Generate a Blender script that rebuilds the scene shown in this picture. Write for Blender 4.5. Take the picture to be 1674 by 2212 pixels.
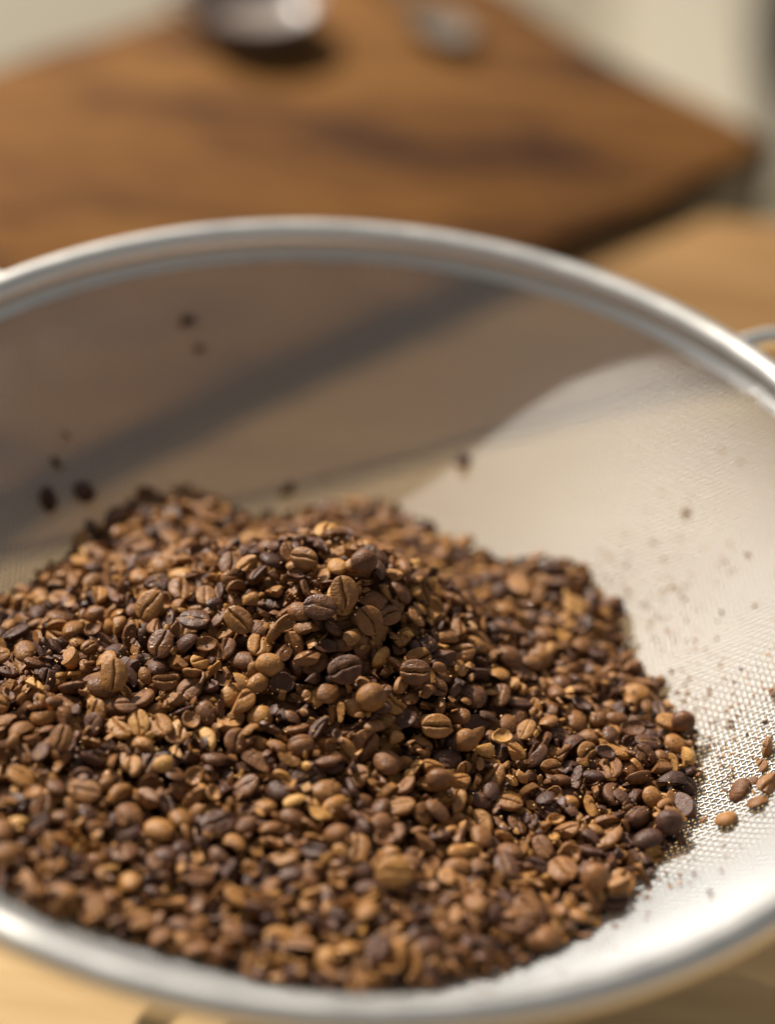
import bpy, bmesh, math, random
import numpy as np
from mathutils import Vector, Matrix, Quaternion
for o in list(bpy.data.objects): bpy.data.objects.remove(o)
S = bpy.context.scene
C = S.collection
RZ = 0.115                                  # height of the sieve rim above the table

# ------------------------------------------------------------ camera, sky, sun
ROLL, EL, DIST, TX, TY = 0.0949, 0.6852, 0.54, 0.00745, 0.0155
FV = np.array([0, math.cos(EL), -math.sin(EL)])
_r = np.array([1., 0, 0]); _u = np.cross(_r, FV)
RV = math.cos(ROLL)*_r + math.sin(ROLL)*_u
UV = -math.sin(ROLL)*_r + math.cos(ROLL)*_u
POS = np.array([TX, TY, RZ]) - FV*DIST
cd = bpy.data.cameras.new('camera'); cam = bpy.data.objects.new('camera', cd); C.objects.link(cam)
cam.matrix_world = Matrix(((RV[0], UV[0], -FV[0], POS[0]), (RV[1], UV[1], -FV[1], POS[1]), (RV[2], UV[2], -FV[2], POS[2]), (0, 0, 0, 1)))
cd.sensor_fit = 'VERTICAL'; cd.sensor_height = 36; cd.lens = 83.1
cd.clip_start = 0.02; cd.clip_end = 60
cd.dof.use_dof = True; cd.dof.focus_distance = 0.531; cd.dof.aperture_fstop = 3.4; cd.dof.aperture_blades = 0
S.camera = cam
SUN_AZ, SUN_EL = math.radians(131), math.radians(37)   # azimuth counted from +x towards +y
sdir = Vector((math.cos(SUN_AZ)*math.cos(SUN_EL), math.sin(SUN_AZ)*math.cos(SUN_EL), math.sin(SUN_EL)))
w = bpy.data.worlds.new('World'); S.world = w; w.use_nodes = True
nt = w.node_tree; bg = nt.nodes['Background']
sky = nt.nodes.new('ShaderNodeTexSky'); sky.sky_type = 'NISHITA'; sky.sun_disc = False
sky.sun_elevation = SUN_EL; sky.sun_rotation = math.radians(90) - SUN_AZ
sky.air_density = 0.7; sky.dust_density = 4.0; sky.ozone_density = 0.6
hs = nt.nodes.new('ShaderNodeHueSaturation'); hs.inputs['Saturation'].default_value = 0.03
nt.links.new(sky.outputs[0], hs.inputs['Color']); nt.links.new(hs.outputs[0], bg.inputs[0])
bg.inputs[1].default_value = 0.062
sl = bpy.data.lights.new('sun', 'SUN'); sl.energy = 5.0; sl.angle = math.radians(0.5); sl.color = (1, 0.925, 0.81)
so = bpy.data.objects.new('sun', sl); C.objects.link(so); so.rotation_euler = sdir.to_track_quat('Z', 'Y').to_euler()
vs = S.view_settings; vs.view_transform = 'Standard'; vs.look = 'None'; vs.gamma = 1; vs.use_curve_mapping = False; vs.exposure = 0.46

rng = np.random.default_rng(7); random.seed(7)

# ------------------------------------------------------------ helpers
def unp(px, py, z):
    """photo position (in 1674 x 2212 units) to a point at height z"""
    d = FV*5105.27 + RV*(px-837) - UV*(py-1106)
    t = (z-POS[2])/d[2]
    return POS + t*d
def proj(X):
    d = X-POS; z = d@FV
    return 837+5105.27*(d@RV)/z, 1106-5105.27*(d@UV)/z, z
def tag(o, label=None, cat=None, group=None, kind=None):
    if label: o['label'] = label
    if cat: o['category'] = cat
    if group: o['group'] = group
    if kind: o['kind'] = kind
    return o
def obj(name, me, mat=None, parent=None):
    o = bpy.data.objects.new(name, me); C.objects.link(o)
    if mat is not None and me is not None and not me.materials: me.materials.append(mat)
    if parent: o.parent = parent
    return o
def empty(name, loc):
    o = bpy.data.objects.new(name, None); C.objects.link(o); o.location = loc; o.empty_display_size = 0.01
    return o
def pymesh(name, V, F, smooth=True, sharp=None):
    me = bpy.data.meshes.new(name); me.from_pydata([tuple(v) for v in V], [], [tuple(f) for f in F]); me.update()
    if smooth: me.polygons.foreach_set('use_smooth', [True]*len(me.polygons))
    if sharp: me.set_sharp_from_angle(angle=math.radians(sharp))
    return me
def lathe(name, prof, n=160, closed=True, sharp=40):
    V, F = [], []; m = len(prof)
    for i in range(n):
        a = 2*math.pi*i/n
        for r, z in prof: V.append((r*math.cos(a), r*math.sin(a), z))
    for i in range(n):
        j = (i+1) % n
        for k in range(m if closed else m-1):
            l = (k+1) % m
            F.append((i*m+k, j*m+k, j*m+l, i*m+l))
    return pymesh(name, V, F, True, sharp)
def tube(name, pts, rad, n=12, cyclic=False):
    pts = [Vector(p) for p in pts]; V, F = [], []; N = len(pts)
    up = Vector((0, 0, 1))
    for i, p in enumerate(pts):
        t = (pts[(i+1) % N]-pts[i-1]) if cyclic else (pts[min(i+1, N-1)]-pts[max(i-1, 0)])
        t.normalize(); s = t.cross(up)
        if s.length < 1e-4: s = t.cross(Vector((1, 0, 0)))
        s.normalize(); q = s.cross(t)
        r = rad[i] if hasattr(rad, '__len__') else rad
        for k in range(n):
            a = 2*math.pi*k/n
            V.append(p + s*math.cos(a)*r + q*math.sin(a)*r)
    for i in range(N if cyclic else N-1):
        j = (i+1) % N
        for k in range(n):
            l = (k+1) % n
            F.append((i*n+k, i*n+l, j*n+l, j*n+k))
    if not cyclic:
        F.append(tuple(range(n-1, -1, -1))); F.append(tuple((N-1)*n+k for k in range(n)))
    return pymesh(name, V, F, True, 50)

def mat(name):
    m = bpy.data.materials.new(name); m.use_nodes = True
    return m, m.node_tree, m.node_tree.nodes['Principled BSDF']
def node(t, typ, **kw):
    n = t.nodes.new(typ)
    for k, v in kw.items(): setattr(n, k, v)
    return n
def ramp(t, stops):
    n = t.nodes.new('ShaderNodeValToRGB'); e = n.color_ramp.elements
    while len(e) > 1: e.remove(e[-1])
    e[0].position = stops[0][0]; e[0].color = (*stops[0][1], 1)
    for p, c in stops[1:]:
        x = e.new(p); x.color = (*c, 1)
    return n

# ------------------------------------------------------------ materials
def bean_material(name, source):
    m, t, b = mat(name); L = t.links.new
    if source == 'object':
        oi = node(t, 'ShaderNodeObjectInfo'); sp = node(t, 'ShaderNodeSeparateColor'); L(oi.outputs['Color'], sp.inputs[0]); tone = sp.outputs[0]; sheen = sp.outputs[1]
    else:
        at = node(t, 'ShaderNodeAttribute', attribute_name='tone'); tone = at.outputs['Fac']
        a2 = node(t, 'ShaderNodeAttribute', attribute_name='gloss'); sheen = a2.outputs['Fac']
    lc = node(t, 'ShaderNodeAttribute', attribute_name='lco')
    geo = node(t, 'ShaderNodeNewGeometry')
    n1 = node(t, 'ShaderNodeTexNoise'); n1.inputs['Scale'].default_value = 420; n1.inputs['Detail'].default_value = 5; n1.inputs['Roughness'].default_value = 0.62
    L(geo.outputs['Position'], n1.inputs['Vector'])
    wm = node(t, 'ShaderNodeMapping'); wm.inputs['Scale'].default_value = (1500, 330, 700); L(lc.outputs['Vector'], wm.inputs['Vector'])
    nw = node(t, 'ShaderNodeTexNoise'); nw.inputs['Scale'].default_value = 1.0; nw.inputs['Detail'].default_value = 3; nw.inputs['Distortion'].default_value = 0.8; L(wm.outputs[0], nw.inputs['Vector'])
    n2 = node(t, 'ShaderNodeTexNoise'); n2.inputs['Scale'].default_value = 2200; n2.inputs['Detail'].default_value = 3
    L(geo.outputs['Position'], n2.inputs['Vector'])
    ma = node(t, 'ShaderNodeMath', operation='MULTIPLY_ADD'); ma.inputs[1].default_value = 0.62; ma.inputs[2].default_value = -0.31
    L(n1.outputs['Fac'], ma.inputs[0])
    ad = node(t, 'ShaderNodeMath', operation='ADD'); L(ma.outputs[0], ad.inputs[0]); L(tone, ad.inputs[1])
    r = ramp(t, [(0.0, (0.050, 0.025, 0.019)), (0.28, (0.092, 0.042, 0.026)), (0.52, (0.190, 0.083, 0.032)), (0.78, (0.35, 0.165, 0.050)), (1.0, (0.52, 0.280, 0.085))])
    L(ad.outputs[0], r.inputs[0])
    sa_ = node(t, 'ShaderNodeAttribute', attribute_name='slit'); nm_ = node(t, 'ShaderNodeMapRange'); nm_.inputs['From Min'].default_value = 0.46; nm_.inputs['From Max'].default_value = 0.58; L(n1.outputs['Fac'], nm_.inputs['Value'])
    sm_ = node(t, 'ShaderNodeMath', operation='MULTIPLY'); L(sa_.outputs['Fac'], sm_.inputs[0]); L(nm_.outputs[0], sm_.inputs[1])
    cm = node(t, 'ShaderNodeMix', data_type='RGBA'); L(sm_.outputs[0], cm.inputs['Factor']); L(r.outputs[0], cm.inputs['A']); cm.inputs['B'].default_value = (0.48, 0.27, 0.10, 1)
    L(cm.outputs['Result'], b.inputs['Base Color'])
    # oily patches
    n3 = node(t, 'ShaderNodeTexNoise'); n3.inputs['Scale'].default_value = 160; n3.inputs['Detail'].default_value = 2
    L(geo.outputs['Position'], n3.inputs['Vector'])
    mr = node(t, 'ShaderNodeMapRange'); mr.inputs['From Min'].default_value = 0.42; mr.inputs['From Max'].default_value = 0.72; mr.inputs['To Min'].default_value = 0.56; mr.inputs['To Max'].default_value = 0.22
    L(n3.outputs['Fac'], mr.inputs['Value'])
    sb = node(t, 'ShaderNodeMath', operation='MULTIPLY_ADD'); sb.inputs[1].default_value = -0.25; L(sheen, sb.inputs[0]); L(mr.outputs[0], sb.inputs[2]); sb.use_clamp = True
    L(sb.outputs[0], b.inputs['Roughness'])
    b.inputs['Specular IOR Level'].default_value = 0.22
    mx = node(t, 'ShaderNodeMath', operation='MULTIPLY_ADD'); mx.inputs[1].default_value = 0.35; L(n2.outputs['Fac'], mx.inputs[0]); L(n1.outputs['Fac'], mx.inputs[2])
    bu = node(t, 'ShaderNodeBump'); bu.inputs['Strength'].default_value = 0.5; bu.inputs['Distance'].default_value = 0.0010
    mw = node(t, 'ShaderNodeMath', operation='MULTIPLY_ADD'); mw.inputs[1].default_value = 0.38; L(nw.outputs['Fac'], mw.inputs[0]); L(mx.outputs[0], mw.inputs[2]); L(mw.outputs[0], bu.inputs['Height']); L(bu.outputs[0], b.inputs['Normal'])
    return m
M_BEAN = bean_material('roasted_bean', 'object')
M_BEANS = bean_material('roasted_bean_heap', 'attribute')
def simple(name, col, rough, metal=0.0, noise=None):
    m, t, b = mat(name); b.inputs['Base Color'].default_value = (*col, 1); b.inputs['Roughness'].default_value = rough; b.inputs['Metallic'].default_value = metal
    if noise:
        sc, amt = noise
        g = node(t, 'ShaderNodeNewGeometry'); n = node(t, 'ShaderNodeTexNoise'); n.inputs['Scale'].default_value = sc; n.inputs['Detail'].default_value = 4
        t.links.new(g.outputs['Position'], n.inputs['Vector'])
        r = ramp(t, [(0.3, tuple(c*(1-amt) for c in col)), (0.7, tuple(min(1, c*(1+amt)) for c in col))])
        t.links.new(n.outputs['Fac'], r.inputs[0]); t.links.new(r.outputs[0], b.inputs['Base Color'])
    return m
M_CRUMB = simple('chaff_glint', (0.50, 0.28, 0.10), 0.22, 0.4, (900, 0.35)); M_CRUMB.node_tree.nodes['Principled BSDF'].inputs['Specular IOR Level'].default_value = 0.9  # metallic gold gives the chaff crumbs their added sparkle
M_DUST = simple('coffee_dust', (0.34, 0.165, 0.07), 0.6, 0.0, (700, 0.4))
M_BED = simple('gap_shade', (0.025, 0.013, 0.008), 0.8, 0.0, (500, 0.3))  # near-black colour stands for shade between the beans
# polished steel of the rim, with fine brushing along it
M_STEEL, t, b = mat('polished_steel')
b.inputs['Base Color'].default_value = (0.88, 0.84, 0.77, 1); b.inputs['Metallic'].default_value = 1
g = node(t, 'ShaderNodeNewGeometry'); n = node(t, 'ShaderNodeTexNoise'); n.inputs['Scale'].default_value = 130; n.inputs['Detail'].default_value = 5
t.links.new(g.outputs['Position'], n.inputs['Vector'])
mr = node(t, 'ShaderNodeMapRange'); mr.inputs['To Min'].default_value = 0.24; mr.inputs['To Max'].default_value = 0.42
t.links.new(n.outputs['Fac'], mr.inputs['Value']); t.links.new(mr.outputs[0], b.inputs['Roughness'])
bu = node(t, 'ShaderNodeBump'); bu.inputs['Strength'].default_value = 0.32; bu.inputs['Distance'].default_value = 0.0012
n2 = node(t, 'ShaderNodeTexNoise'); n2.inputs['Scale'].default_value = 55; n2.inputs['Detail'].default_value = 1
t.links.new(g.outputs['Position'], n2.inputs['Vector']); t.links.new(n2.outputs['Fac'], bu.inputs['Height']); t.links.new(bu.outputs[0], b.inputs['Normal'])
M_WIRE = simple('steel_wire', (0.45, 0.455, 0.46), 0.55, 1.0)
M_PEWTER = simple('pewter', (0.16, 0.12, 0.085), 0.8, 0.0, (40, 0.2))

def wood(name, stops, scale, ang, stretch, rough, knots=0.0):
    m, t, b = mat(name); L = t.links.new
    g = node(t, 'ShaderNodeNewGeometry'); mp = node(t, 'ShaderNodeMapping'); mp.inputs['Rotation'].default_value = (0, 0, -ang); mp.inputs['Scale'].default_value = (scale*stretch, scale, scale)
    L(g.outputs['Position'], mp.inputs['Vector'])
    n1 = node(t, 'ShaderNodeTexNoise'); n1.inputs['Scale'].default_value = 1.0; n1.inputs['Detail'].default_value = 6; n1.inputs['Distortion'].default_value = 1.2
    L(mp.outputs[0], n1.inputs['Vector'])
    n2 = node(t, 'ShaderNodeTexNoise'); n2.inputs['Scale'].default_value = 9.0; n2.inputs['Detail'].default_value = 4
    L(mp.outputs[0], n2.inputs['Vector'])
    ma = node(t, 'ShaderNodeMath', operation='MULTIPLY_ADD'); ma.inputs[1].default_value = 0.25; L(n2.outputs['Fac'], ma.inputs[0])
    sc = node(t, 'ShaderNodeMath', operation='MULTIPLY'); sc.inputs[1].default_value = 0.8; L(n1.outputs['Fac'], sc.inputs[0]); L(sc.outputs[0], ma.inputs[2])
    r = ramp(t, stops); L(ma.outputs[0], r.inputs[0])
    L(r.outputs[0], b.inputs['Base Color']); b.inputs['Roughness'].default_value = rough; b.inputs['Specular IOR Level'].default_value = 0.12
    return m
M_TABLE = wood('pale_table_wood', [(0.30, (0.34, 0.215, 0.095)), (0.5, (0.46, 0.31, 0.15)), (0.70, (0.58, 0.42, 0.22))], 14, math.radians(20), 0.15, 0.6)
M_TRAY = wood('tan_tray_wood', [(0.32, (0.17, 0.088, 0.032)), (0.5, (0.25, 0.136, 0.051)), (0.68, (0.34, 0.20, 0.082))], 14, math.radians(10), 0.15, 0.7)
M_BOARD = wood('dark_board_wood', [(0.41, (0.028, 0.009, 0.003)), (0.48, (0.095, 0.037, 0.008)), (0.56, (0.150, 0.063, 0.013)), (0.75, (0.205, 0.094, 0.023))], 19, math.radians(44), 0.32, 0.85)
M_BARK = simple('board_edge', (0.09, 0.042, 0.016), 0.75, 0.0, (60, 0.5))
M_FLOOR = simple('floor_tile', (0.20, 0.168, 0.108), 0.6, 0.0, (3, 0.12))
M_CREAM = simple('sunlit_cream', (0.36, 0.315, 0.235), 0.55, 0.0, (6, 0.06))  # pale colour stands for sunlight on the floor
M_BLACK = simple('black_metal', (0.012, 0.014, 0.016), 0.45)
M_CUP = simple('mauve_glaze', (0.24, 0.19, 0.16), 0.35, 0.0, (30, 0.1))

# ------------------------------------------------------------ setting: floor, table
me = pymesh('floor', [(-14, -8, 0), (14, -8, 0), (14, 20, 0), (-14, 20, 0)], [(0, 1, 2, 3)], False)
o = obj('floor', me, M_FLOOR); o.location.z = -0.72; tag(o, kind='structure')
def slab_mesh(name, outline, z0, z1, bev, wob=0.0, seed=0):
    """solid plate from an outline, rounded upper and lower edges"""
    rr = random.Random(seed); n = len(outline); c = np.mean(outline, 0); V, F = [], []
    rings = [(z0, 0.6*bev), (z0+0.25*bev, 0.2*bev), (z0+bev, 0.0), ((z0+z1)/2, -0.25*bev), (z1-bev, 0), (z1-0.3*bev, 0.3*bev), (z1, bev)]
    for z, ins in rings:
        for i, p in enumerate(outline):
            a = np.array(outline[i-1]); q = np.array(outline[(i+1) % n]); tt = q-a; tt = tt/np.linalg.norm(tt); nn = np.array([-tt[1], tt[0]])
            d = ins + rr.uniform(-wob, wob)
            V.append((p[0]+nn[0]*d, p[1]+nn[1]*d, z))
    m = len(rings)
    for k in range(m-1):
        for i in range(n):
            j = (i+1) % n; F.append((k*n+i, k*n+j, (k+1)*n+j, (k+1)*n+i))
    F.append(tuple((m-1)*n+i for i in range(n))); F.append(tuple(range(n-1, -1, -1)))
    me = pymesh(name, V, F, True, 35)
    return me
tbl = obj('table_top', slab_mesh('table_top', [(-0.75, -0.62), (0.75, -0.62), (0.75, 0.345), (-0.75, 0.348)], -0.03, 0.0, 0.003), M_TABLE); tag(tbl, kind='structure')

# ------------------------------------------------------------ background things
def smooth_outline(pts, it=3):
    for _ in range(it):
        q = []
        for i in range(len(pts)):
            a = np.array(pts[i]); b_ = np.array(pts[(i+1) % len(pts)]); q += [0.75*a+0.25*b_, 0.25*a+0.75*b_]
        pts = q
    return [tuple(p) for p in pts]
bz = 0.0118; bb = 0.0022
vis_front = [tuple(unp(px, py, bz)[:2]) for px, py in ((0, 1052), (250, 935), (500, 818), (760, 705), (1000, 600), (1250, 492), (1500, 388), (1650, 318))]
vis_back = [tuple(unp(px, py, bz)[:2]) for px, py in ((1640, 275), (1400, 165), (1250, 85), (1110, -20), (900, -130), (600, -90), (300, 55), (0, 128))]
bo = smooth_outline([(-0.34, -0.06), (-0.24, -0.005), (-0.165, 0.045)] + vis_front + vis_back + [(-0.24, 0.27), (-0.33, 0.20), (-0.38, 0.07)], 2)
to = smooth_outline([tuple(unp(px, py, bb)[:2]) for px, py in ((-700, 1300), (0, 1200), (700, 1040), (1250, 880), (1700, 800), (2300, 760))] + [(0.40, 0.31), (0.38, 0.341), (0.10, 0.341), (-0.25, 0.341), (-0.32, 0.22)], 2)
lower = empty('wooden_tray', (0, 0, 0)); tag(lower, 'flat tan wooden tray lying on the table under the dark board', 'tray')
obj('panel', slab_mesh('panel', to, 0.0004, bb, 0.0006, 0.0001, 5), M_TRAY, lower)
board = empty('wooden_board', (0, 0, 0.0))
tag(board, 'thick orange brown wooden board with uneven edges lying behind the sieve', 'board')
bm_ = slab_mesh('slab', bo, bb+0.0003, bz, 0.0026, 0.0007, 3)
bm_.materials.append(M_BOARD); bm_.materials.append(M_BARK)
nb = len(bo)
for i, p in enumerate(bm_.polygons):
    if i < 4*nb: p.material_index = 1
obj('slab', bm_, None, board)

def cup():
    c = unp(535, 95, bz); e = empty('cup', (c[0], c[1]+0.012, bz+0.0005))
    tag(e, 'shallow greyish mauve ceramic cup standing at the back of the wooden board', 'cup')
    R = 0.026
    obj('cup_body', lathe('cup_body', [(0.001, 0.0), (R*0.72, 0.0), (R*0.8, 0.003), (R*0.92, 0.006), (R, 0.0135), (R*0.99, 0.014), (R*0.93, 0.0135), (R*0.86, 0.0065), (R*0.7, 0.004), (0.001, 0.0035)], 64, False), M_CUP, e)
    obj('cup_handle', tube('cup_handle', [(-R*0.98, 0, 0.012), (-R*1.15, 0, 0.0125), (-R*1.26, 0, 0.0105), (-R*1.2, 0, 0.0075), (-R*1.1, 0, 0.006), (-R*0.9, 0, 0.006)], 0.0018), M_CUP, e)
cup()
def spoon():
    c = unp(945, 75, bz); e = empty('spoon', (c[0], c[1], bz+0.001)); e.rotation_euler.z = math.radians(128)
    tag(e, 'small grey metal spoon lying on the wooden board beside the cup', 'spoon')
    V, F = [], []; n, m = 20, 6
    for s in (0, 1):
        for k in range(m+1):
            f = k/m
            for i in range(n):
                a = 2*math.pi*i/n
                V.append((0.017*f*math.cos(a), 0.011*f*math.sin(a), 0.0045*f*f + (0.0009 if s else 0)))
    for s in (0, 1):
        for k in range(m):
            for i in range(n):
                j = (i+1) % n; o_ = s*(m+1)*n; q = (o_+k*n+i, o_+k*n+j, o_+(k+1)*n+j, o_+(k+1)*n+i); F.append(q if s else q[::-1])
    for i in range(n): j = (i+1) % n; F.append((m*n+i, m*n+j, (2*m+1)*n+j, (2*m+1)*n+i))
    obj('bowl', pymesh('bowl', V, F, True, 60), M_PEWTER, e)
    obj('handle', tube('handle', [(0.0165, 0, 0.0045), (0.03, 0, 0.008), (0.06, 0, 0.008), (0.10, 0, 0.0045)], [0.0018, 0.0016, 0.002, 0.003], 10), M_PEWTER, e)
spoon()
def box_mesh(name, x0, x1, y0, y1, z0, z1, bev=0.004):
    bm = bmesh.new(); bmesh.ops.create_cube(bm, size=1)
    for v in bm.verts: v.co = ((x0+x1)/2+v.co.x*(x1-x0), (y0+y1)/2+v.co.y*(y1-y0), (z0+z1)/2+v.co.z*(z1-z0))
    bmesh.ops.bevel(bm, geom=bm.edges[:], offset=bev, segments=2, affect='EDGES')
    me = bpy.data.meshes.new(name); bm.to_mesh(me); bm.free(); me.set_sharp_from_angle(angle=math.radians(40)); return me
# cream block standing in for a sunlit floor patch, and a dark post on the floor beyond the table
p = unp(1395, 120, -0.40); q = unp(1640, 120, -0.40)
st = empty('sunlit_block', (p[0], p[1]-0.02, -0.72)); tag(st, 'cream block standing in for sunlight on the floor beyond the board, out of focus', 'sunlit_block')
wd = q[0]-p[0]
obj('block_top', box_mesh('block_top', 0, wd, -0.12, 0.42, 0.28, 0.32, 0.006), M_CREAM, st)
for x in (0.0, wd-0.03):
    obj('block_side', box_mesh('block_side', x+0.001, x+0.029, -0.11, 0.41, 0.0, 0.281), M_CREAM, st)
p = unp(1672, 180, -0.45)
ps = empty('post', (p[0]+0.0, p[1], -0.72)); tag(ps, 'black metal post on the floor at the right edge beside the cream sunlit block', 'post')
obj('shaft', box_mesh('shaft', -0.02, 0.02, -0.02, 0.02, 0.01, 0.62), M_BLACK, ps); obj('base_plate', box_mesh('base_plate', -0.06, 0.06, -0.06, 0.06, 0, 0.012, 0.002), M_BLACK, ps)

# ------------------------------------------------------------ sieve
sieve = empty('sieve', (0, 0, 0)); tag(sieve, 'round stainless steel mesh sieve with polished rim holding coffee beans', 'sieve')
RM = 0.1250; DEP = 0.0550; ZF = RZ-0.0045
def bowl_z(r):
    k = np.clip(r/RM, 0, 1)
    return ZF - DEP*np.power(1-np.power(k, 2.3), 0.77)
tr = 0.0038; prof = []
for i in range(24):                                     # rolled tube
    a = math.pi*1.30 - 2*math.pi*i/24*0.93
    prof.append((0.13+tr*math.cos(a), RZ+tr*math.sin(a)))
prof = prof[::-1]
flange = [(0.1248, RZ-0.0040), (0.1240, RZ-0.0062), (0.1236, RZ-0.0102), (0.1226, RZ-0.0104), (0.1222, RZ-0.0096), (0.1224, RZ-0.0050), (0.1236, RZ-0.0022)]
obj('rim_tube', lathe('rim_tube', [(0.13+tr*math.cos(2*math.pi*i/28), RZ+tr*math.sin(2*math.pi*i/28)) for i in range(28)][::-1], 300), M_STEEL, sieve)
obj('clamp_band', lathe('clamp_band', [(0.1284, RZ-0.0030), (0.1269, RZ-0.0036), (0.1262, RZ-0.0048), (0.1257, RZ-0.0051), (0.1252, RZ-0.0048), (0.1259, RZ-0.0035), (0.1275, RZ-0.0026)], 300, True, 50), M_STEEL, sieve)
for a in (66, 99, 104.5, 128, 40, 14, -52, -75, -100, -128, 160, 200):
    a = math.radians(a); bm = bmesh.new(); bmesh.ops.create_uvsphere(bm, u_segments=10, v_segments=6, radius=1)
    for v in bm.verts: v.co = Vector((v.co.x*0.0005, v.co.y*0.0011, v.co.z*0.0010))
    me = bpy.data.meshes.new('spot_weld'); bm.to_mesh(me); bm.free(); me.polygons.foreach_set('use_smooth', [True]*len(me.polygons))
    o = obj('spot_weld', me, M_STEEL, sieve); o.location = (0.1256*math.cos(a), 0.1256*math.sin(a), RZ-0.0042); o.rotation_euler.z = a
def ear(a0, a1, out):
    pts = []
    A0, A1 = math.radians(a0), math.radians(a1); am = (A0+A1)/2
    for k in range(25):
        f = k/24; a = A0+(A1-A0)*f; s = math.sin(math.pi*f)**0.55
        pts.append(((0.1335+out*s)*math.cos(a), (0.1335+out*s)*math.sin(a), RZ-0.0012+0.002*s))
    obj('ear_handle', tube('ear_handle', pts, 0.0026, 14), M_STEEL, sieve)
    for A in (A0, A1):
        pass
ear(18, 46.5, 0.026); ear(135.5, 164, 0.022)
# foot: a wire ring on the table carried by four struts
fz = 0.0022
obj('foot_ring', tube('foot_ring', [(0.038*math.cos(2*math.pi*i/72), 0.038*math.sin(2*math.pi*i/72), fz) for i in range(72)], 0.002, 10, True), M_STEEL, sieve)
for k in range(4):
    a = math.radians(45+90*k); zb = float(bowl_z(np.array(0.036)))
    obj('foot_strut', tube('foot_strut', [(0.038*math.cos(a), 0.038*math.sin(a), fz+0.001), (0.037*math.cos(a), 0.037*math.sin(a), zb*0.5), (0.036*math.cos(a), 0.036*math.sin(a), zb-0.0012)], 0.0018, 8), M_STEEL, sieve)

# woven wire: equidistant map of a flat weave on to the bowl
rr_ = np.linspace(0, RM-0.00002, 4000); zz_ = bowl_z(rr_)
ss_ = np.concatenate([[0], np.cumsum(np.hypot(np.diff(rr_), np.diff(zz_)))]); SMAX = ss_[-1]
PITCH, WR = 0.00132, 0.000285
NS = 5
def bowl_point(u, v):
    s = np.hypot(u, v); r = np.interp(s, ss_, rr_); z = np.interp(s, ss_, zz_)
    ph = np.arctan2(v, u)
    dr = np.interp(s+1e-5, ss_, rr_)-np.interp(np.maximum(s-1e-5, 0), ss_, rr_); dz = np.interp(s+1e-5, ss_, zz_)-np.interp(np.maximum(s-1e-5, 0), ss_, zz_)
    ln = np.hypot(dr, dz)+1e-12; nr, nz = -dz/ln, dr/ln                      # inward-up normal
    N = np.stack([nr*np.cos(ph), nr*np.sin(ph), nz], -1)
    P = np.stack([r*np.cos(ph), r*np.sin(ph), z], -1)
    fade = np.clip((SMAX-s)/0.02, 0, 1)
    P = P + N*(fade*(0.00030*np.sin(u*62+v*38+1)+0.00014*np.sin(v*120-u*75)+0.00003*np.sin(u*300+v*190+2)))[..., None]
    return P, N
def weave():
    Vs, Fs = [], []; base = 0; wa = math.radians(7); ca, sa = math.cos(wa), math.sin(wa)
    nmax = int(SMAX/PITCH)
    for d in (0, 1):
        for i in range(-nmax, nmax+1):
            c = i*PITCH; h = math.sqrt(max(SMAX**2-c*c, 0)); nk = int(h/PITCH)
            if nk < 2: continue
            k = np.arange(-nk, nk+1); tt = k*PITCH; cc = np.full_like(tt, c)
            # run every wire out to the clamp band
            tt = np.concatenate([[-h], tt, [h]]); cc = np.concatenate([[c], cc, [c]]); k = np.concatenate([[-nk-1], k, [nk+1]])
            sgn = np.where((k+i+d) % 2 == 0, 1.0, -1.0)
            a, b_ = (tt, cc) if d == 0 else (cc, tt)
            u, v = ca*a-sa*b_, sa*a+ca*b_
            P, N = bowl_point(u, v); P = P+N*(sgn*WR*0.92)[:, None]
            T = np.gradient(P, axis=0); T /= np.linalg.norm(T, axis=1)[:, None]+1e-12
            B = np.cross(T, N); B /= np.linalg.norm(B, axis=1)[:, None]+1e-12; N2 = np.cross(B, T)
            m = len(P); ang = 2*np.pi*np.arange(NS)/NS
            ring = P[:, None, :] + WR*(np.cos(ang)[None, :, None]*B[:, None, :]+np.sin(ang)[None, :, None]*N2[:, None, :])
            Vs.append(ring.reshape(-1, 3))
            ii = np.arange(m-1)[:, None]*NS; kk = np.arange(NS)[None, :]; k2 = (kk+1) % NS
            Fs.append((np.stack([ii+kk, ii+k2, ii+NS+k2, ii+NS+kk], -1).reshape(-1, 4))+base)
            base += m*NS
    return np.concatenate(Vs), np.concatenate(Fs)
def np_mesh(name, V, F, smooth=True):
    me = bpy.data.meshes.new(name); k = F.shape[1]
    me.vertices.add(len(V)); me.vertices.foreach_set('co', V.astype(np.float32).ravel())
    me.loops.add(F.size); me.loops.foreach_set('vertex_index', F.astype(np.int32).ravel())
    me.polygons.add(len(F)); me.polygons.foreach_set('loop_start', np.arange(0, F.size, k, dtype=np.int32))
    me.polygons.foreach_set('use_smooth', np.full(len(F), smooth))
    me.update(calc_edges=True); return me
V, F = weave()
o = obj('wire_mesh', np_mesh('wire_mesh', V, F), M_WIRE, sieve); o['kind'] = 'stuff'

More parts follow.
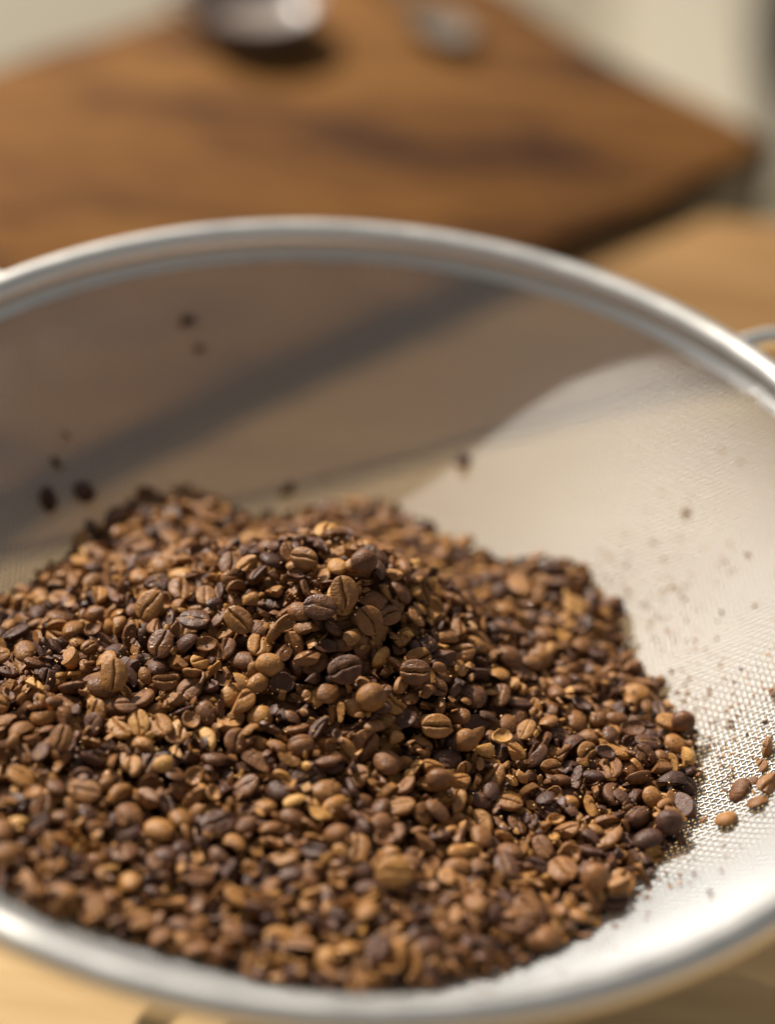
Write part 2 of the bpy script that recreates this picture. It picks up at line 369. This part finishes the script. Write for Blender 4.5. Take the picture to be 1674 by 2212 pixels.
# ------------------------------------------------------------ bean and fragment shapes
PH = np.radians([0, 1.6, 3.6, 6.5, 11, 18, 28, 42, 58, 75, 92, 112, 135, 158])
PHI = np.concatenate([PH, [np.pi], -PH[1:][::-1]])
def bean_verts(seed, a, b, c, groove=1.0, flat=0.22, nth=17):
    r = np.random.default_rng(seed); V = []; GV = []
    th = np.linspace(0, np.pi, nth)[1:-1]; th = th - 0.10*np.sin(2*th)
    w1, w2, p1, p2 = r.uniform(.03, .11), r.uniform(.01, .05), r.uniform(0, 6.3), r.uniform(0, 6.3)
    fr = r.uniform(-1, 1, (5, 3))*np.array([1.6, 1.8, 1.8])/b; fp = r.uniform(0, 6.3, 5); am = r.uniform(.012, .03, 5)*b
    gw = r.uniform(.045, .075)*b; gd = r.uniform(.24, .38)*b*groove; lip = r.uniform(.03, .10)*b*groove
    bend = r.uniform(-.12, .12)
    for t in th:
        st, ct = np.sin(t), np.cos(t); s2 = st**0.9
        x = a*ct
        sy = np.sin(PHI); cz = np.cos(PHI)
        y = b*s2*np.sign(sy)*np.abs(sy)**0.92
        zf = flat*b*s2*np.clip(1-np.abs(sy)**3.0, 0, 1)**0.6
        z = np.where(cz > 0, zf, -c*s2*np.abs(cz)**0.95)
        if groove > 0:
            y0 = b*(w1*np.sin(2.6*x/a+p1)+w2*np.sin(7*x/a+p2))
            tp = np.clip(1-(abs(x)/(0.97*a))**6, 0, 1)
            dy = y-y0*(cz > 0)
            up = (cz > 0)
            z = z - up*gd*np.exp(-(dy/gw)**2)*tp + up*lip*np.exp(-((np.abs(dy)-.28*b)/(.2*b))**2)*tp
        GV.append((cz > 0)*np.exp(-(dy/(1.5*gw))**2)*tp if groove > 0 else y*0)
        V.append(np.stack([np.full_like(y, x), y + bend*b*(x/a)**2, z], -1))
    m = len(PHI); n = len(V); V = np.concatenate(V+[np.array([[a*1.0, bend*b, 0.0], [-a*1.0, bend*b, 0.0]])])
    F = []
    for i in range(n-1):
        for k in range(m):
            l = (k+1) % m; F.append((i*m+k, i*m+l, (i+1)*m+l, (i+1)*m+k))
    for k in range(m):
        l = (k+1) % m; F.append((n*m, k, k, l)[0:1]+(l, k)); F.append((n*m+1, (n-1)*m+k, (n-1)*m+l))
    d = sum(am[q]*np.sin(V@fr[q]*1.0+fp[q]) for q in range(5))
    fr2 = r.uniform(-1, 1, (6, 3))*5.5/b; fp2 = r.uniform(0, 6.3, 6); d2 = sum(np.sin(V@fr2[q]+fp2[q]) for q in range(6))*.0035*b
    V = V*(1+((d+d2)/b)[:, None]*0.9)
    global LAST_G
    LAST_G = np.concatenate(GV+[np.zeros(2)])
    return V, F
def to_mesh(name, V, F, sharp=None):
    bm = bmesh.new(); vs_ = [bm.verts.new(tuple(v)) for v in V]
    for f in F:
        try: bm.faces.new([vs_[i] for i in f])
        except ValueError: pass
    bmesh.ops.recalc_face_normals(bm, faces=bm.faces[:])
    me = bpy.data.meshes.new(name); bm.to_mesh(me); bm.free()
    me.polygons.foreach_set('use_smooth', [True]*len(me.polygons))
    if sharp: me.set_sharp_from_angle(angle=math.radians(sharp))
    return me
MMU = 0.001
shapes = []       # (mesh, half extents, kind)
def add_shape(me, kind):
    co = np.empty(len(me.vertices)*3, np.float32); me.vertices.foreach_get('co', co); co = co.reshape(-1, 3)
    lo, hi = co.min(0), co.max(0); mid = (lo+hi)/2; co -= mid; me.vertices.foreach_set('co', co.ravel()); me.update()
    off = np.array([[0.01*len(shapes), 0.003*len(shapes), 0]], np.float32); la = me.attributes.new('lco', 'FLOAT_VECTOR', 'POINT'); la.data.foreach_set('vector', (co+off).ravel())
    me.materials.clear(); me.materials.append(M_BEAN)
    me.calc_loop_triangles(); tri = np.empty(len(me.loop_triangles)*3, np.int32); me.loop_triangles.foreach_get('vertices', tri)
    gv = LAST_G if kind == 'bean' else np.zeros(len(co)); ga = me.attributes.new('slit', 'FLOAT', 'POINT'); ga.data.foreach_set('value', gv.astype(np.float32))
    shapes.append(dict(me=me, gv=gv, ext=(hi-lo)/2, kind=kind, co=co.copy(), tri=tri.reshape(-1, 3)))
for s in range(14):
    r = np.random.default_rng(100+s)
    a = r.uniform(3.3, 4.2)*MMU; b = a*r.uniform(.74, .88); c = b*r.uniform(.62, .8)
    V, F = bean_verts(200+s, a, b, c, 1.0 if s < 10 else 0.35, r.uniform(.12, .26)); add_shape(to_mesh('coffee_bean', V, F, 75), 'bean')
for s in range(4):                                   # round peaberries
    r = np.random.default_rng(140+s); a = r.uniform(2.9, 3.5)*MMU; b = a*r.uniform(.86, .95)
    V, F = bean_verts(240+s, a, b, b*.92, 0.7, .72); add_shape(to_mesh('coffee_bean', V, F, 75), 'bean')
def cut_mesh(V, F, planes):
    bm = bmesh.new(); vs_ = [bm.verts.new(tuple(v)) for v in V]
    for f in F:
        try: bm.faces.new([vs_[i] for i in f])
        except ValueError: pass
    for co, no in planes:
        g_ = bmesh.ops.bisect_plane(bm, geom=bm.verts[:]+bm.edges[:]+bm.faces[:], dist=1e-6, plane_co=co, plane_no=no, clear_outer=True)
        ed = [e for e in g_['geom_cut'] if isinstance(e, bmesh.types.BMEdge)]
        if ed:
            try: bmesh.ops.holes_fill(bm, edges=ed, sides=0)
            except Exception: pass
    bmesh.ops.recalc_face_normals(bm, faces=bm.faces[:])
    bmesh.ops.triangulate(bm, faces=[f for f in bm.faces if len(f.verts) > 4])
    me = bpy.data.meshes.new('bean_fragment'); bm.to_mesh(me); bm.free()
    me.polygons.foreach_set('use_smooth', [True]*len(me.polygons)); me.set_sharp_from_angle(angle=math.radians(42)); return me
for s in range(12):                                   # broken halves and thirds
    r = np.random.default_rng(300+s); a = r.uniform(3.2, 4.0)*MMU; b = a*r.uniform(.75, .9); c = b*r.uniform(.6, .8)
    V, F = bean_verts(400+s, a, b, c, 1.0, .2, 12)
    pl = []
    n_ = Vector((r.uniform(-1, 1), r.uniform(-1, 1), r.uniform(-.5, .5))).normalized(); pl.append((n_*r.uniform(-.1, .45)*a*.6, n_))
    if s % 2:
        n_ = Vector((r.uniform(-1, 1), r.uniform(-1, 1), r.uniform(-1, 1))).normalized(); pl.append((n_*a*.3, n_))
    add_shape(cut_mesh(V, F, pl), 'fragment')
def shell(seed):
    """hollow curved piece of a bean wall with a ragged edge"""
    r = np.random.default_rng(seed); a = r.uniform(2.4, 3.6)*MMU; b = a*r.uniform(.6, .9); c = a*r.uniform(.35, .6); th = r.uniform(.22, .42)*MMU
    n, m = 22, 5; V, F = [], []
    ph0 = r.uniform(0, 6.3); rag = 1+.10*np.sin(3*np.linspace(0, 2*np.pi, n, endpoint=False)+ph0)+r.uniform(-.09, .09, n)
    for side in (0, 1):
        for k in range(m+1):
            f = k/m*1.25
            for i in range(n):
                q = 2*np.pi*i/n; e = f*rag[i] if k else 0
                R_ = np.sin(e); z = np.cos(e)*c
                V.append((np.cos(q)*R_*(a-side*th), np.sin(q)*R_*(b-side*th), z-side*th))
    for side in (0, 1):
        o_ = side*(m+1)*n
        for k in range(m):
            for i in range(n):
                j = (i+1) % n; F.append((o_+k*n+i, o_+k*n+j, o_+(k+1)*n+j, o_+(k+1)*n+i))
    for i in range(n): j = (i+1) % n; F.append((m*n+i, m*n+j, (2*m+1)*n+j, (2*m+1)*n+i))
    bm = bmesh.new(); vs_ = [bm.verts.new(v) for v in V]
    for f in F: bm.faces.new([vs_[i] for i in f])
    bmesh.ops.remove_doubles(bm, verts=bm.verts[:], dist=1e-7); bmesh.ops.recalc_face_normals(bm, faces=bm.faces[:])
    me = bpy.data.meshes.new('bean_fragment'); bm.to_mesh(me); bm.free()
    me.polygons.foreach_set('use_smooth', [True]*len(me.polygons)); me.set_sharp_from_angle(angle=math.radians(45)); return me
for s in range(7): add_shape(shell(500+s), 'fragment')
def chip(seed, lo=1.0, hi=2.2, flat=.5, npt=14, name='bean_fragment'):
    r = np.random.default_rng(seed); bm = bmesh.new(); e = np.array([r.uniform(lo, hi), r.uniform(lo, hi)*.8, r.uniform(lo, hi)*flat])*MMU
    for q in range(npt):
        v = r.normal(size=3); v /= np.linalg.norm(v); v *= r.uniform(.75, 1.05); bm.verts.new(tuple(v*e))
    bmesh.ops.convex_hull(bm, input=bm.verts[:]); bmesh.ops.recalc_face_normals(bm, faces=bm.faces[:])
    me = bpy.data.meshes.new(name); bm.to_mesh(me); bm.free()
    me.polygons.foreach_set('use_smooth', [True]*len(me.polygons)); me.set_sharp_from_angle(angle=math.radians(32)); return me
for s in range(10): add_shape(chip(600+s), 'fragment')
BEANS = [i for i, s in enumerate(shapes) if s['kind'] == 'bean']; FRAGS = [i for i, s in enumerate(shapes) if s['kind'] == 'fragment']
BIGF = FRAGS[:19]; CHIPS = FRAGS[19:]

# ------------------------------------------------------------ heap: drop pieces on a height field
GS = 0.0004; G0 = -0.118; NG = int(0.236/GS)
gx = G0+GS*(np.arange(NG)+.5); GX, GY = np.meshgrid(gx, gx, indexing='ij')
RR = np.hypot(GX, GY); BZ = np.where(RR < RM-0.001, bowl_z(RR)+0.0005, 1.0)
def heap(x, y):
    base = RZ-0.0424 - 0.098*y + 0.0012*np.sin(x*90+1)+0.0012*np.sin(y*75+x*40)
    base = base + 0.0068*np.exp(-((x+0.044)**2+(y-0.060)**2)/(2*0.014**2)) + 0.0045*np.exp(-((x-0.050)**2+(y-0.048)**2)/(2*0.016**2)) + 0.0048*np.exp(-((x+0.002)**2+(y-0.060)**2)/(2*0.014**2)) - 0.05*np.clip(x-0.055, 0, 1)
    base = base + 0.010*np.clip((-x-0.02)/0.07, 0, 1)*np.clip((0.03-y)/0.06, 0, 1)
    X, Y = x+0.007, y-0.013
    sx = np.where(X > 0, 0.028, 0.036); sy = np.where(Y > 0, 0.018, 0.033)
    m = 0.0300*np.exp(-0.5*((X/sx)**2+(Y/sy)**2))
    m = m+0.0015*np.sin(x*210)*np.sin(y*190)*np.exp(-0.5*((X/.05)**2+(Y/.05)**2))
    return base+m
TG = heap(GX, GY)
H = np.maximum(BZ, np.where(TG-0.0115 > BZ, TG-0.0115, BZ)); H[RR > RM-0.003] = 1.0
H0 = H.copy()
pieces = []
def rand_rot(x, y, tilt, flip=0.5, yaw=None):
    e = 0.003; gxn = (heap(x+e, y)-heap(x-e, y))/(2*e); gyn = (heap(x, y+e)-heap(x, y-e))/(2*e)
    n = Vector((-gxn, -gyn, 1)).normalized()
    n = (n + Vector(rng.normal(size=3)*tilt)).normalized()
    if rng.random() < flip: n = -n
    q = Vector((0, 0, 1)).rotation_difference(n)
    return q @ Quaternion((0, 0, 1), rng.uniform(0, 6.283) if yaw is None else yaw)
def footprint(q, ext):
    R = np.array(q.to_matrix()); M = R@np.diag(1/ext**2)@R.T; Si = R@np.diag(ext**2)@R.T
    hx, hy = math.sqrt(Si[0, 0]), math.sqrt(Si[1, 1])
    return M, hx, hy
def try_drop(x, y, q, ext, pct):
    M, hx, hy = footprint(q, ext)
    i0, i1 = int((x-hx-G0)/GS), int((x+hx-G0)/GS)+1; j0, j1 = int((y-hy-G0)/GS), int((y+hy-G0)/GS)+1
    if i0 < 0 or j0 < 0 or i1 >= NG or j1 >= NG: return None
    dx = GX[i0:i1, j0:j1]-x; dy = GY[i0:i1, j0:j1]-y
    B = M[0, 2]*dx+M[1, 2]*dy; Cc = M[0, 0]*dx*dx+2*M[0, 1]*dx*dy+M[1, 1]*dy*dy-1; A = M[2, 2]
    D = B*B-A*Cc; ok = D > 0
    if ok.sum() < 3: return None
    sq = np.sqrt(np.where(ok, D, 0)); zl = (-B-sq)/A; zu = (-B+sq)/A
    gap = (H[i0:i1, j0:j1]-zl)[ok]
    if gap.max() > 0.5: return None
    k = int((len(gap)-1)*pct); zc = np.partition(gap, k)[k]
    return zc, (i0, i1, j0, j1), ok, zu
def commit(x, y, q, sc, idx, res, **kw):
    zc, (i0, i1, j0, j1), ok, zu = res
    h = H[i0:i1, j0:j1]; h[ok] = np.maximum(h[ok], (zc+zu)[ok])
    d = dict(p=np.array([x, y, zc]), q=q, sc=sc, i=idx, tone=float(np.clip(rng.normal(0.55 if shapes[idx]['kind'] == 'bean' else 0.61, 0.14), .05, .98)), gloss=float(rng.random()), cls=None); d.update(kw)
    if rng.random() < 0.21: d['tone'] = float(rng.uniform(0.10, .32))
    if 'tone' in kw: d['tone'] = kw['tone']
    pieces.append(d); return d
cand = np.argwhere((TG-BZ > 0.0012) & (RR < 0.105)); NC = len(cand)
miss = 0
for step in range(18000):
    pick = cand[rng.integers(0, NC, 30)]
    dfc = TG[pick[:, 0], pick[:, 1]]-H[pick[:, 0], pick[:, 1]]
    k = dfc.argmax(); de = dfc[k]
    if de < 0.0012:
        miss += 1
        if miss > 25: break
        continue
    miss = 0
    i, j = pick[k]; x, y = gx[i], gx[j]
    if de > 0.0027 and rng.random() < 0.38: pool, tilt = BEANS, 0.55
    elif de > 0.0022 or rng.random() < .3: pool, tilt = BIGF, 0.9
    else: pool, tilt = CHIPS, 0.9
    idx = int(rng.choice(pool)); idx = int(rng.choice(BEANS[:14])) if idx in BEANS[14:] and rng.random() < .6 else idx
    if 30 <= idx < 37 and rng.random() < .6: idx = int(rng.integers(18, 30)) if rng.random() < .6 else int(rng.choice(CHIPS))
    sc = rng.uniform(.74, 1.03); ext = shapes[idx]['ext'].astype(float)*sc
    best = None
    for tr_ in range(5):
        q = rand_rot(x, y, tilt, .45); xx, yy = x+rng.normal()*0.0012, y+rng.normal()*0.0012
        rs = try_drop(xx, yy, q, ext, .965)
        if rs is None: continue
        top = (rs[0]+rs[3][rs[2]].max())
        if best is None or top < best[0]: best = (top, xx, yy, q, rs)
    if best is None or best[0] > heap(best[1], best[2])+0.0042: continue
    commit(best[1], best[2], best[3], sc, idx, best[4])
# chips sprinkled on the finished heap
for step in range(2400):
    i, j = cand[rng.integers(NC)]; x, y = gx[i], gx[j]; idx = int(rng.choice(FRAGS if rng.random() < .35 else CHIPS)); sc = rng.uniform(.3, .85); ext = shapes[idx]['ext'].astype(float)*sc
    q = rand_rot(x, y, 1.0); rs = try_drop(x, y, q, ext, .85)
    if rs and rs[0] < TG[i, j]+0.001: commit(x, y, q, sc, idx, rs)

# beans one can point at: pixel, shape, slit direction in the picture (degrees), tone, size
def surf(px, py):
    d = FV*5105.27 + RV*(px-837) - UV*(py-1106); d /= np.linalg.norm(d)
    for t_ in np.arange(0.40, 0.75, 0.0004):
        P = POS+d*t_; r = math.hypot(P[0], P[1]); s_ = bowl_z(np.array(r))
        i, j = int((P[0]-G0)/GS), int((P[1]-G0)/GS)
        if 0 <= i < NG and 0 <= j < NG and H[i, j] < .5: s_ = max(s_, H[i, j])
        if P[2] <= s_: return P
    return None
def face_cam(slit_deg, face=0.85, lean=(0, 0), flip=False):
    n = Vector(-FV)*face + Vector((0, 0, 1))*(1-face) + Vector(RV)*lean[0] + Vector(UV)*lean[1]; n.normalize()
    a = math.radians(slit_deg); x = Vector(RV)*math.cos(a)+Vector(UV)*math.sin(a); x = (x-n*x.dot(n)).normalized()
    if flip: n = -n
    y = n.cross(x); return Matrix((x, y, n)).transposed().to_quaternion()
HERO = [
 (743, 1295, 0, 95, .66, 1.02, (0, 0), 0, 'light brown bean with an upright dark slit on the mound top'),
 (657, 1215, 3, -18, .62, .98, (-.1, .15), 0, 'brown bean with a slanting slit highest on the front of the mound'),
 (690, 1330, 10, -8, .34, .95, (0, .2), 0, 'flat purplish brown bean lying just below the upright slit bean'),
 (797, 1345, 5, 120, .60, .92, (.25, 0), 0, 'bean with a gaping slit leaning right of the flat purplish bean'),
 (325, 1325, 1, 60, .72, .98, (-.2, .1), 0, 'golden brown bean with a diagonal slit on the left shoulder of the mound'),
 (515, 1362, 6, -52, .66, .92, (0, .1), 0, 'bean with a slit falling to the right in the middle of the mound face'),
 (785, 1232, 14, 20, .40, 1.0, (0, 0), 1, 'round dark brown smooth bean at the right of the mound top'),
 (940, 1595, 2, -3, .74, 1.06, (0, .05), 0, 'large tan bean with a level slit below the middle of the mound'),
 (800, 1530, 15, 30, .64, 1.05, (0, 0), 1, 'round light brown smooth bean in the centre of the heap'),
 (895, 1470, 4, 2, .45, .92, (0, .1), 0, 'bean with a dark level slit right of the mound centre'),
 (248, 1478, 7, 85, .76, 1.0, (0, .1), 0, 'tan bean with an upright slit on the left slope'),
 (745, 1453, 8, 22, .36, 1.0, (.1, .1), 0, 'dark bean with a rising crooked slit below the mound top'),
 (583, 1452, 12, -20, .80, .95, (.1, .1), 1, 'pale tan smooth oval bean below the mound top'),
 (1003, 1628, 17, 0, .62, .86, (0, 0), 1, 'small round brown bean at the lower right of the large tan bean'),
 (945, 1697, 16, 0, .50, 1.02, (0, 0), 1, 'round reddish brown bean below the large tan bean'),
 (135, 1610, 9, 78, .62, .80, (0, .2), 0, 'small bean with an upright slit near the left edge of the heap'),
 (850, 1895, 1, 6, .86, 1.0, (0, .1), 0, 'pale tan bean with a level slit in the blurred front of the heap'),
 (1440, 1800, 15, 0, .22, .95, (0, 0), 1, 'round purplish dark bean at the right edge of the heap'),
 (1283, 1910, 14, 10, .58, 1.0, (0, 0), 1, 'round brown bean at the lower right edge of the heap touching the mesh'),
 (1470, 1580, 16, 0, .42, 1.05, (0, 0), 1, 'rounded reddish bean standing furthest right on the heap'),
]
def drop_at(P, q, idx, sc, **kw):
    ext = shapes[idx]['ext'].astype(float)*sc
    rs = try_drop(P[0], P[1], q, ext, .80)
    if rs: return commit(P[0], P[1], q, sc, idx, rs, **kw)
for px, py, idx, slit, tone, sc, lean, dome, lab in HERO:
    P = surf(px, py)
    if P is not None:
        P = P - (-FV)*0.0 + np.array([0, 0, 0.0])
        drop_at(P, face_cam(slit, .8, lean, bool(dome)), idx, sc*0.97, tone=tone*.9+.03, cls=('hero', lab))
# loose pieces lying on the mesh
LOOSE = [
 (103, 1082, 11, .12, .95, 'bean', 'dark bean alone on the shaded mesh at the far left of the heap'),
 (180, 1063, 12, .22, .9, 'bean', 'dark reddish bean alone on the shaded mesh, right of the darkest one'),
 (405, 692, 20, .12, .62, 'fragment', 'dark coffee crumb stuck high on the back mesh wall'),
 (429, 750, 33, .2, .65, 'fragment', 'tiny coffee crumb just under the high one on the back mesh wall'),
 (141, 940, 38, .1, .85, 'fragment', 'dark coffee crumb on the left mesh wall, upper of two'),
 (120, 999, 34, .15, .8, 'fragment', 'dark coffee crumb on the left mesh wall, lower of two'),
 (1000, 997, 35, .3, .8, 'fragment', 'brown coffee crumb alone on the back mesh right of the mound'),
 (1485, 1105, 36, .4, .62, 'fragment', 'small brown crumb alone on the bright right mesh wall'),
 (703, 1032, 37, .15, .65, 'fragment', 'small dark crumb on the mesh directly behind the mound'),
 (617, 1062, 22, .1, .7, 'fragment', 'dark bean piece on the mesh behind the mound top'),
 (1600, 1712, 13, .42, 1.0, 'bean', 'round reddish brown bean loose on the right mesh'),
 (1573, 1776, 7, .68, .8, 'bean', 'light brown bean loose on the right mesh below the reddish one'),
 (1640, 1735, 30, .55, 1.0, 'fragment', 'ragged bean shell beside the reddish bean on the right mesh'),
 (1662, 1622, 24, .6, 1.0, 'fragment', 'broken light brown bean piece at the right edge on the mesh'),
 (1672, 1502, 21, .5, .75, 'fragment', 'bean chip cut by the right edge of the picture on the mesh'),
 (1512, 1678, 29, .58, .6, 'fragment', 'little curled shell between the heap and the loose beans at right'),
 (1650, 1660, 25, .55, .6, 'fragment', 'small broken piece above the ragged shell at the right edge'),
 (1625, 1690, 31, .5, .5, 'fragment', 'tiny curled shell above the reddish bean on the right mesh'),
 (1668, 1700, 22, .6, .9, 'fragment', 'bean half lowest at the right edge of the picture'),
 (1655, 1560, 38, .5, .6, 'fragment', 'flat chip high at the right edge on the mesh'),
 (1520, 1770, 36, .5, .45, 'fragment', 'speck of bean on the right mesh near the heap edge'),
]
for px, py, idx, tone, sc, cl, lab in LOOSE:
    P = surf(px, py)
    if P is None: continue
    e = np.hypot(P[0], P[1]); ext = shapes[idx]['ext'].astype(float)*sc
    N = bowl_point(*(np.array([P[0], P[1]])/e*np.interp(e, rr_, ss_)))[1]
    n = (Vector(N)+Vector(rng.normal(size=3)*.25)).normalized(); q = Vector((0, 0, -1 if cl == 'bean' else 1)).rotation_difference(n) @ Quaternion((0, 0, 1), rng.uniform(0, 6.28))
    zb = float(bowl_z(np.array(e)))
    c_ = np.array([P[0], P[1], zb]) + N*(ext[2]*.92+0.0003)
    pieces.append(dict(p=c_, q=q, sc=sc, i=idx, tone=tone, gloss=.3, cls=('loose', lab)))

# ------------------------------------------------------------ which pieces show largest in the picture
CELL = 3.0*1674/774; GW, GH_ = int(1674/CELL)+1, int(2212/CELL)+1
zb_ = np.full((GH_, GW), 9.0); ib_ = np.full((GH_, GW), -1, int)
allx, ally, allz, alli = [], [], [], []
for k, d in enumerate(pieces):
    s = shapes[d['i']]; Rm = np.array(d['q'].to_matrix())*d['sc']
    d['W'] = s['co']@Rm.T + d['p']
    # points on the triangles, not only the corners
    W = np.concatenate([d['W'], d['W'][s['tri']].mean(1)]); x, y, z = proj(W)
    allx.append(x); ally.append(y); allz.append(z); alli.append(np.full(len(x), k))
x, y, z, ii = map(np.concatenate, (allx, ally, allz, alli)); ok = (x > 0) & (x < 1674) & (y > 0) & (y < 2212)
cx, cy, z, ii = (x[ok]/CELL).astype(int), (y[ok]/CELL).astype(int), z[ok], ii[ok]
od = np.argsort(-z); ib_[cy[od], cx[od]] = ii[od]
cnt = np.bincount(ib_[ib_ >= 0], minlength=len(pieces))
for k, d in enumerate(pieces): d['vis'] = int(cnt[k])
def is_bean(d): return shapes[d['i']]['kind'] == 'bean'
free = [d for d in pieces if d['cls'] is None]
fb = sorted([d for d in free if is_bean(d)], key=lambda d: -d['vis']); ff = sorted([d for d in free if not is_bean(d)], key=lambda d: -d['vis'])
nb_h = sum(1 for d in pieces if d['cls'] and is_bean(d)); nf_h = sum(1 for d in pieces if d['cls'] and not is_bean(d))
for d in fb[:300-nb_h] + ff[:300-nf_h]:
    if d['vis'] > 0: d['cls'] = ('heap', None)
def make_obj(d):
    s = shapes[d['i']]; bn = is_bean(d)
    o = bpy.data.objects.new('coffee_bean' if bn else 'bean_fragment', s['me']); C.objects.link(o)
    o.rotation_mode = 'QUATERNION'; o.rotation_quaternion = d['q']; o.location = d['p']; o.scale = (d['sc'],)*3
    o.color = (d['tone'], d['gloss'], 0, 1)
    kd, lab = d['cls']
    if kd == 'heap':
        X, Y, _ = proj(d['p']); zc_ = d['p'][2]
        if Y > 1780: place = 'in the blurred front of the heap'
        elif Y < 1230 and zc_ < RZ-0.024: place = 'at the far back of the heap'
        elif X > 1180: place = 'on the right side of the heap'
        elif X < 330: place = 'on the left side of the heap'
        elif Y < 1420: place = 'near the top of the mound'
        else: place = 'on the front slope of the mound'
        tn = 'dark chocolate' if d['tone'] < .34 else 'reddish brown' if d['tone'] < .52 else 'mid brown' if d['tone'] < .66 else 'light tan'
        sz = 'small' if d['sc'] < .86 else 'medium' if d['sc'] < .97 else 'large'
        if bn:
            f_ = (d['q'] @ Vector((0, 0, 1))).dot(Vector(-FV)); pose = 'slit side showing' if f_ > .35 else 'rounded back showing' if f_ < -.35 else 'lying on edge'
            tag(o, f"{sz} {tn} coffee bean, {pose}, {place}", 'coffee bean', 'coffee beans on the surface of the heap')
        else:
            kf = 'broken bean half' if d['i'] < 30 else 'hollow bean shell' if d['i'] < 37 else 'angular bean chip'
            tag(o, f"{sz} {tn} {kf} {place}", 'bean fragment', 'broken bean pieces on the surface of the heap')
    else: tag(o, lab, 'coffee bean' if bn else 'bean fragment', 'loose pieces on the mesh' if kd == 'loose' else 'coffee beans on the surface of the heap')
    return o
for d in pieces:
    if d['cls']: make_obj(d)
# the rest of the heap as one object
rest = [d for d in pieces if not d['cls']]
Vs, Fs, T, Gl = [], [], [], []; base = 0
for d in rest:
    s = shapes[d['i']]; Vs.append(d['W']); Fs.append(s['tri']+base); base += len(s['co'])
    T.append(np.full(len(s['co']), d['tone'])); Gl.append(np.full(len(s['co']), d['gloss']))
lcs = np.concatenate([shapes[d['i']]['co']+np.array([[d['tone']*.3, d['gloss']*.2, 0]]) for d in rest])
me = np_mesh('coffee_heap', np.concatenate(Vs), np.concatenate(Fs)); me.set_sharp_from_angle(angle=math.radians(50))
la = me.attributes.new('lco', 'FLOAT_VECTOR', 'POINT'); la.data.foreach_set('vector', lcs.astype(np.float32).ravel())
for nm, arr in (('tone', T), ('gloss', Gl), ('slit', [shapes[d['i']]['gv'] for d in rest])):
    at = me.attributes.new(nm, 'FLOAT', 'POINT'); at.data.foreach_set('value', np.concatenate(arr).astype(np.float32))
o = obj('coffee_heap', me, M_BEANS); tag(o, 'mass of roasted coffee beans and broken pieces filling the sieve', 'coffee heap', kind='stuff')
# near-black filler sheet below, coloured as the shade in the gaps
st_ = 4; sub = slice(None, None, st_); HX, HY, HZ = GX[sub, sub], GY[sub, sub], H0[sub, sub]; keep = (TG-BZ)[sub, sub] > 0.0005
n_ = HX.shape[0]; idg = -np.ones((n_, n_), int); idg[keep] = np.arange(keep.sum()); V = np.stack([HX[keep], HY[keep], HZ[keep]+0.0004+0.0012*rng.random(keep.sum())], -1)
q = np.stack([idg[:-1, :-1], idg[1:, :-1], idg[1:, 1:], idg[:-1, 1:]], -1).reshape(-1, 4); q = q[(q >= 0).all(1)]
o = obj('gap_shade_sheet', np_mesh('gap_shade_sheet', V, q, False), M_BED); tag(o, 'shade-dark filler sheet under the beans in the sieve', 'filler sheet', kind='stuff')

# ------------------------------------------------------------ golden chaff crumbs added as glints on the heap, dust on the mesh
def scatter(name, pts, sizes, seeds, material, label, cat, npt=7, smooth=False):
    protos = []
    for s in seeds:
        m_ = chip(s, .7, 1.0, .7, npt, 'crumb'); co = np.empty(len(m_.vertices)*3, np.float32); m_.vertices.foreach_get('co', co)
        m_.calc_loop_triangles(); tr = np.empty(len(m_.loop_triangles)*3, np.int32); m_.loop_triangles.foreach_get('vertices', tr); protos.append((co.reshape(-1, 3)*1000, tr.reshape(-1, 3))); bpy.data.meshes.remove(m_)
    Vs, Fs = [], []; base = 0
    for P, sz in zip(pts, sizes):
        co, tr = protos[rng.integers(len(protos))]; R = np.array(Quaternion(rng.normal(size=4)).normalized().to_matrix())
        Vs.append(co@R.T*sz+P); Fs.append(tr+base); base += len(co)
    o = obj(name, np_mesh(name, np.concatenate(Vs), np.concatenate(Fs), smooth), material); tag(o, label, cat, kind='stuff')
pts, szs = [], []
for k in range(10000):
    i, j = cand[rng.integers(NC)]
    if TG[i, j]-H[i, j] < -0.0030 or rng.random() < .25: continue
    sz = 0.00016+0.00045*rng.random()**2.2
    pts.append(np.array([gx[i]+rng.normal()*.0002, gx[j]+rng.normal()*.0002, H[i, j]+sz*.45])); szs.append(sz)
scatter('chaff_glints', pts, szs, range(800, 808), M_CRUMB, 'tiny golden chaff crumbs added as glints over the bean heap', 'crumbs', 14, True)
pts, szs = [], []
while len(pts) < 1700:
    a = rng.uniform(-1.5, 0.75); r = 0.080+abs(rng.normal())*.012
    if r > .119: continue
    x, y = r*math.cos(a), r*math.sin(a); i, j = int((x-G0)/GS), int((y-G0)/GS)
    if not (0 <= i < NG and 0 <= j < NG) or TG[i, j] > BZ[i, j]+.001: continue
    sz = 0.00012+0.0009*rng.random()**4; pts.append(np.array([x, y, bowl_z(np.array(r))+.0003+sz*.6])); szs.append(sz)
scatter('coffee_dust', pts, szs, range(820, 826), M_DUST, 'brown coffee dust clinging to the mesh beside the heap', 'coffee dust')
print('pieces', len(pieces), 'beans', sum(map(is_bean, pieces)), 'rest', len(rest), 'visible beans', sum(1 for d in pieces if is_bean(d) and d['vis'] > 0), 'visible frags', sum(1 for d in pieces if not is_bean(d) and d['vis'] > 0))
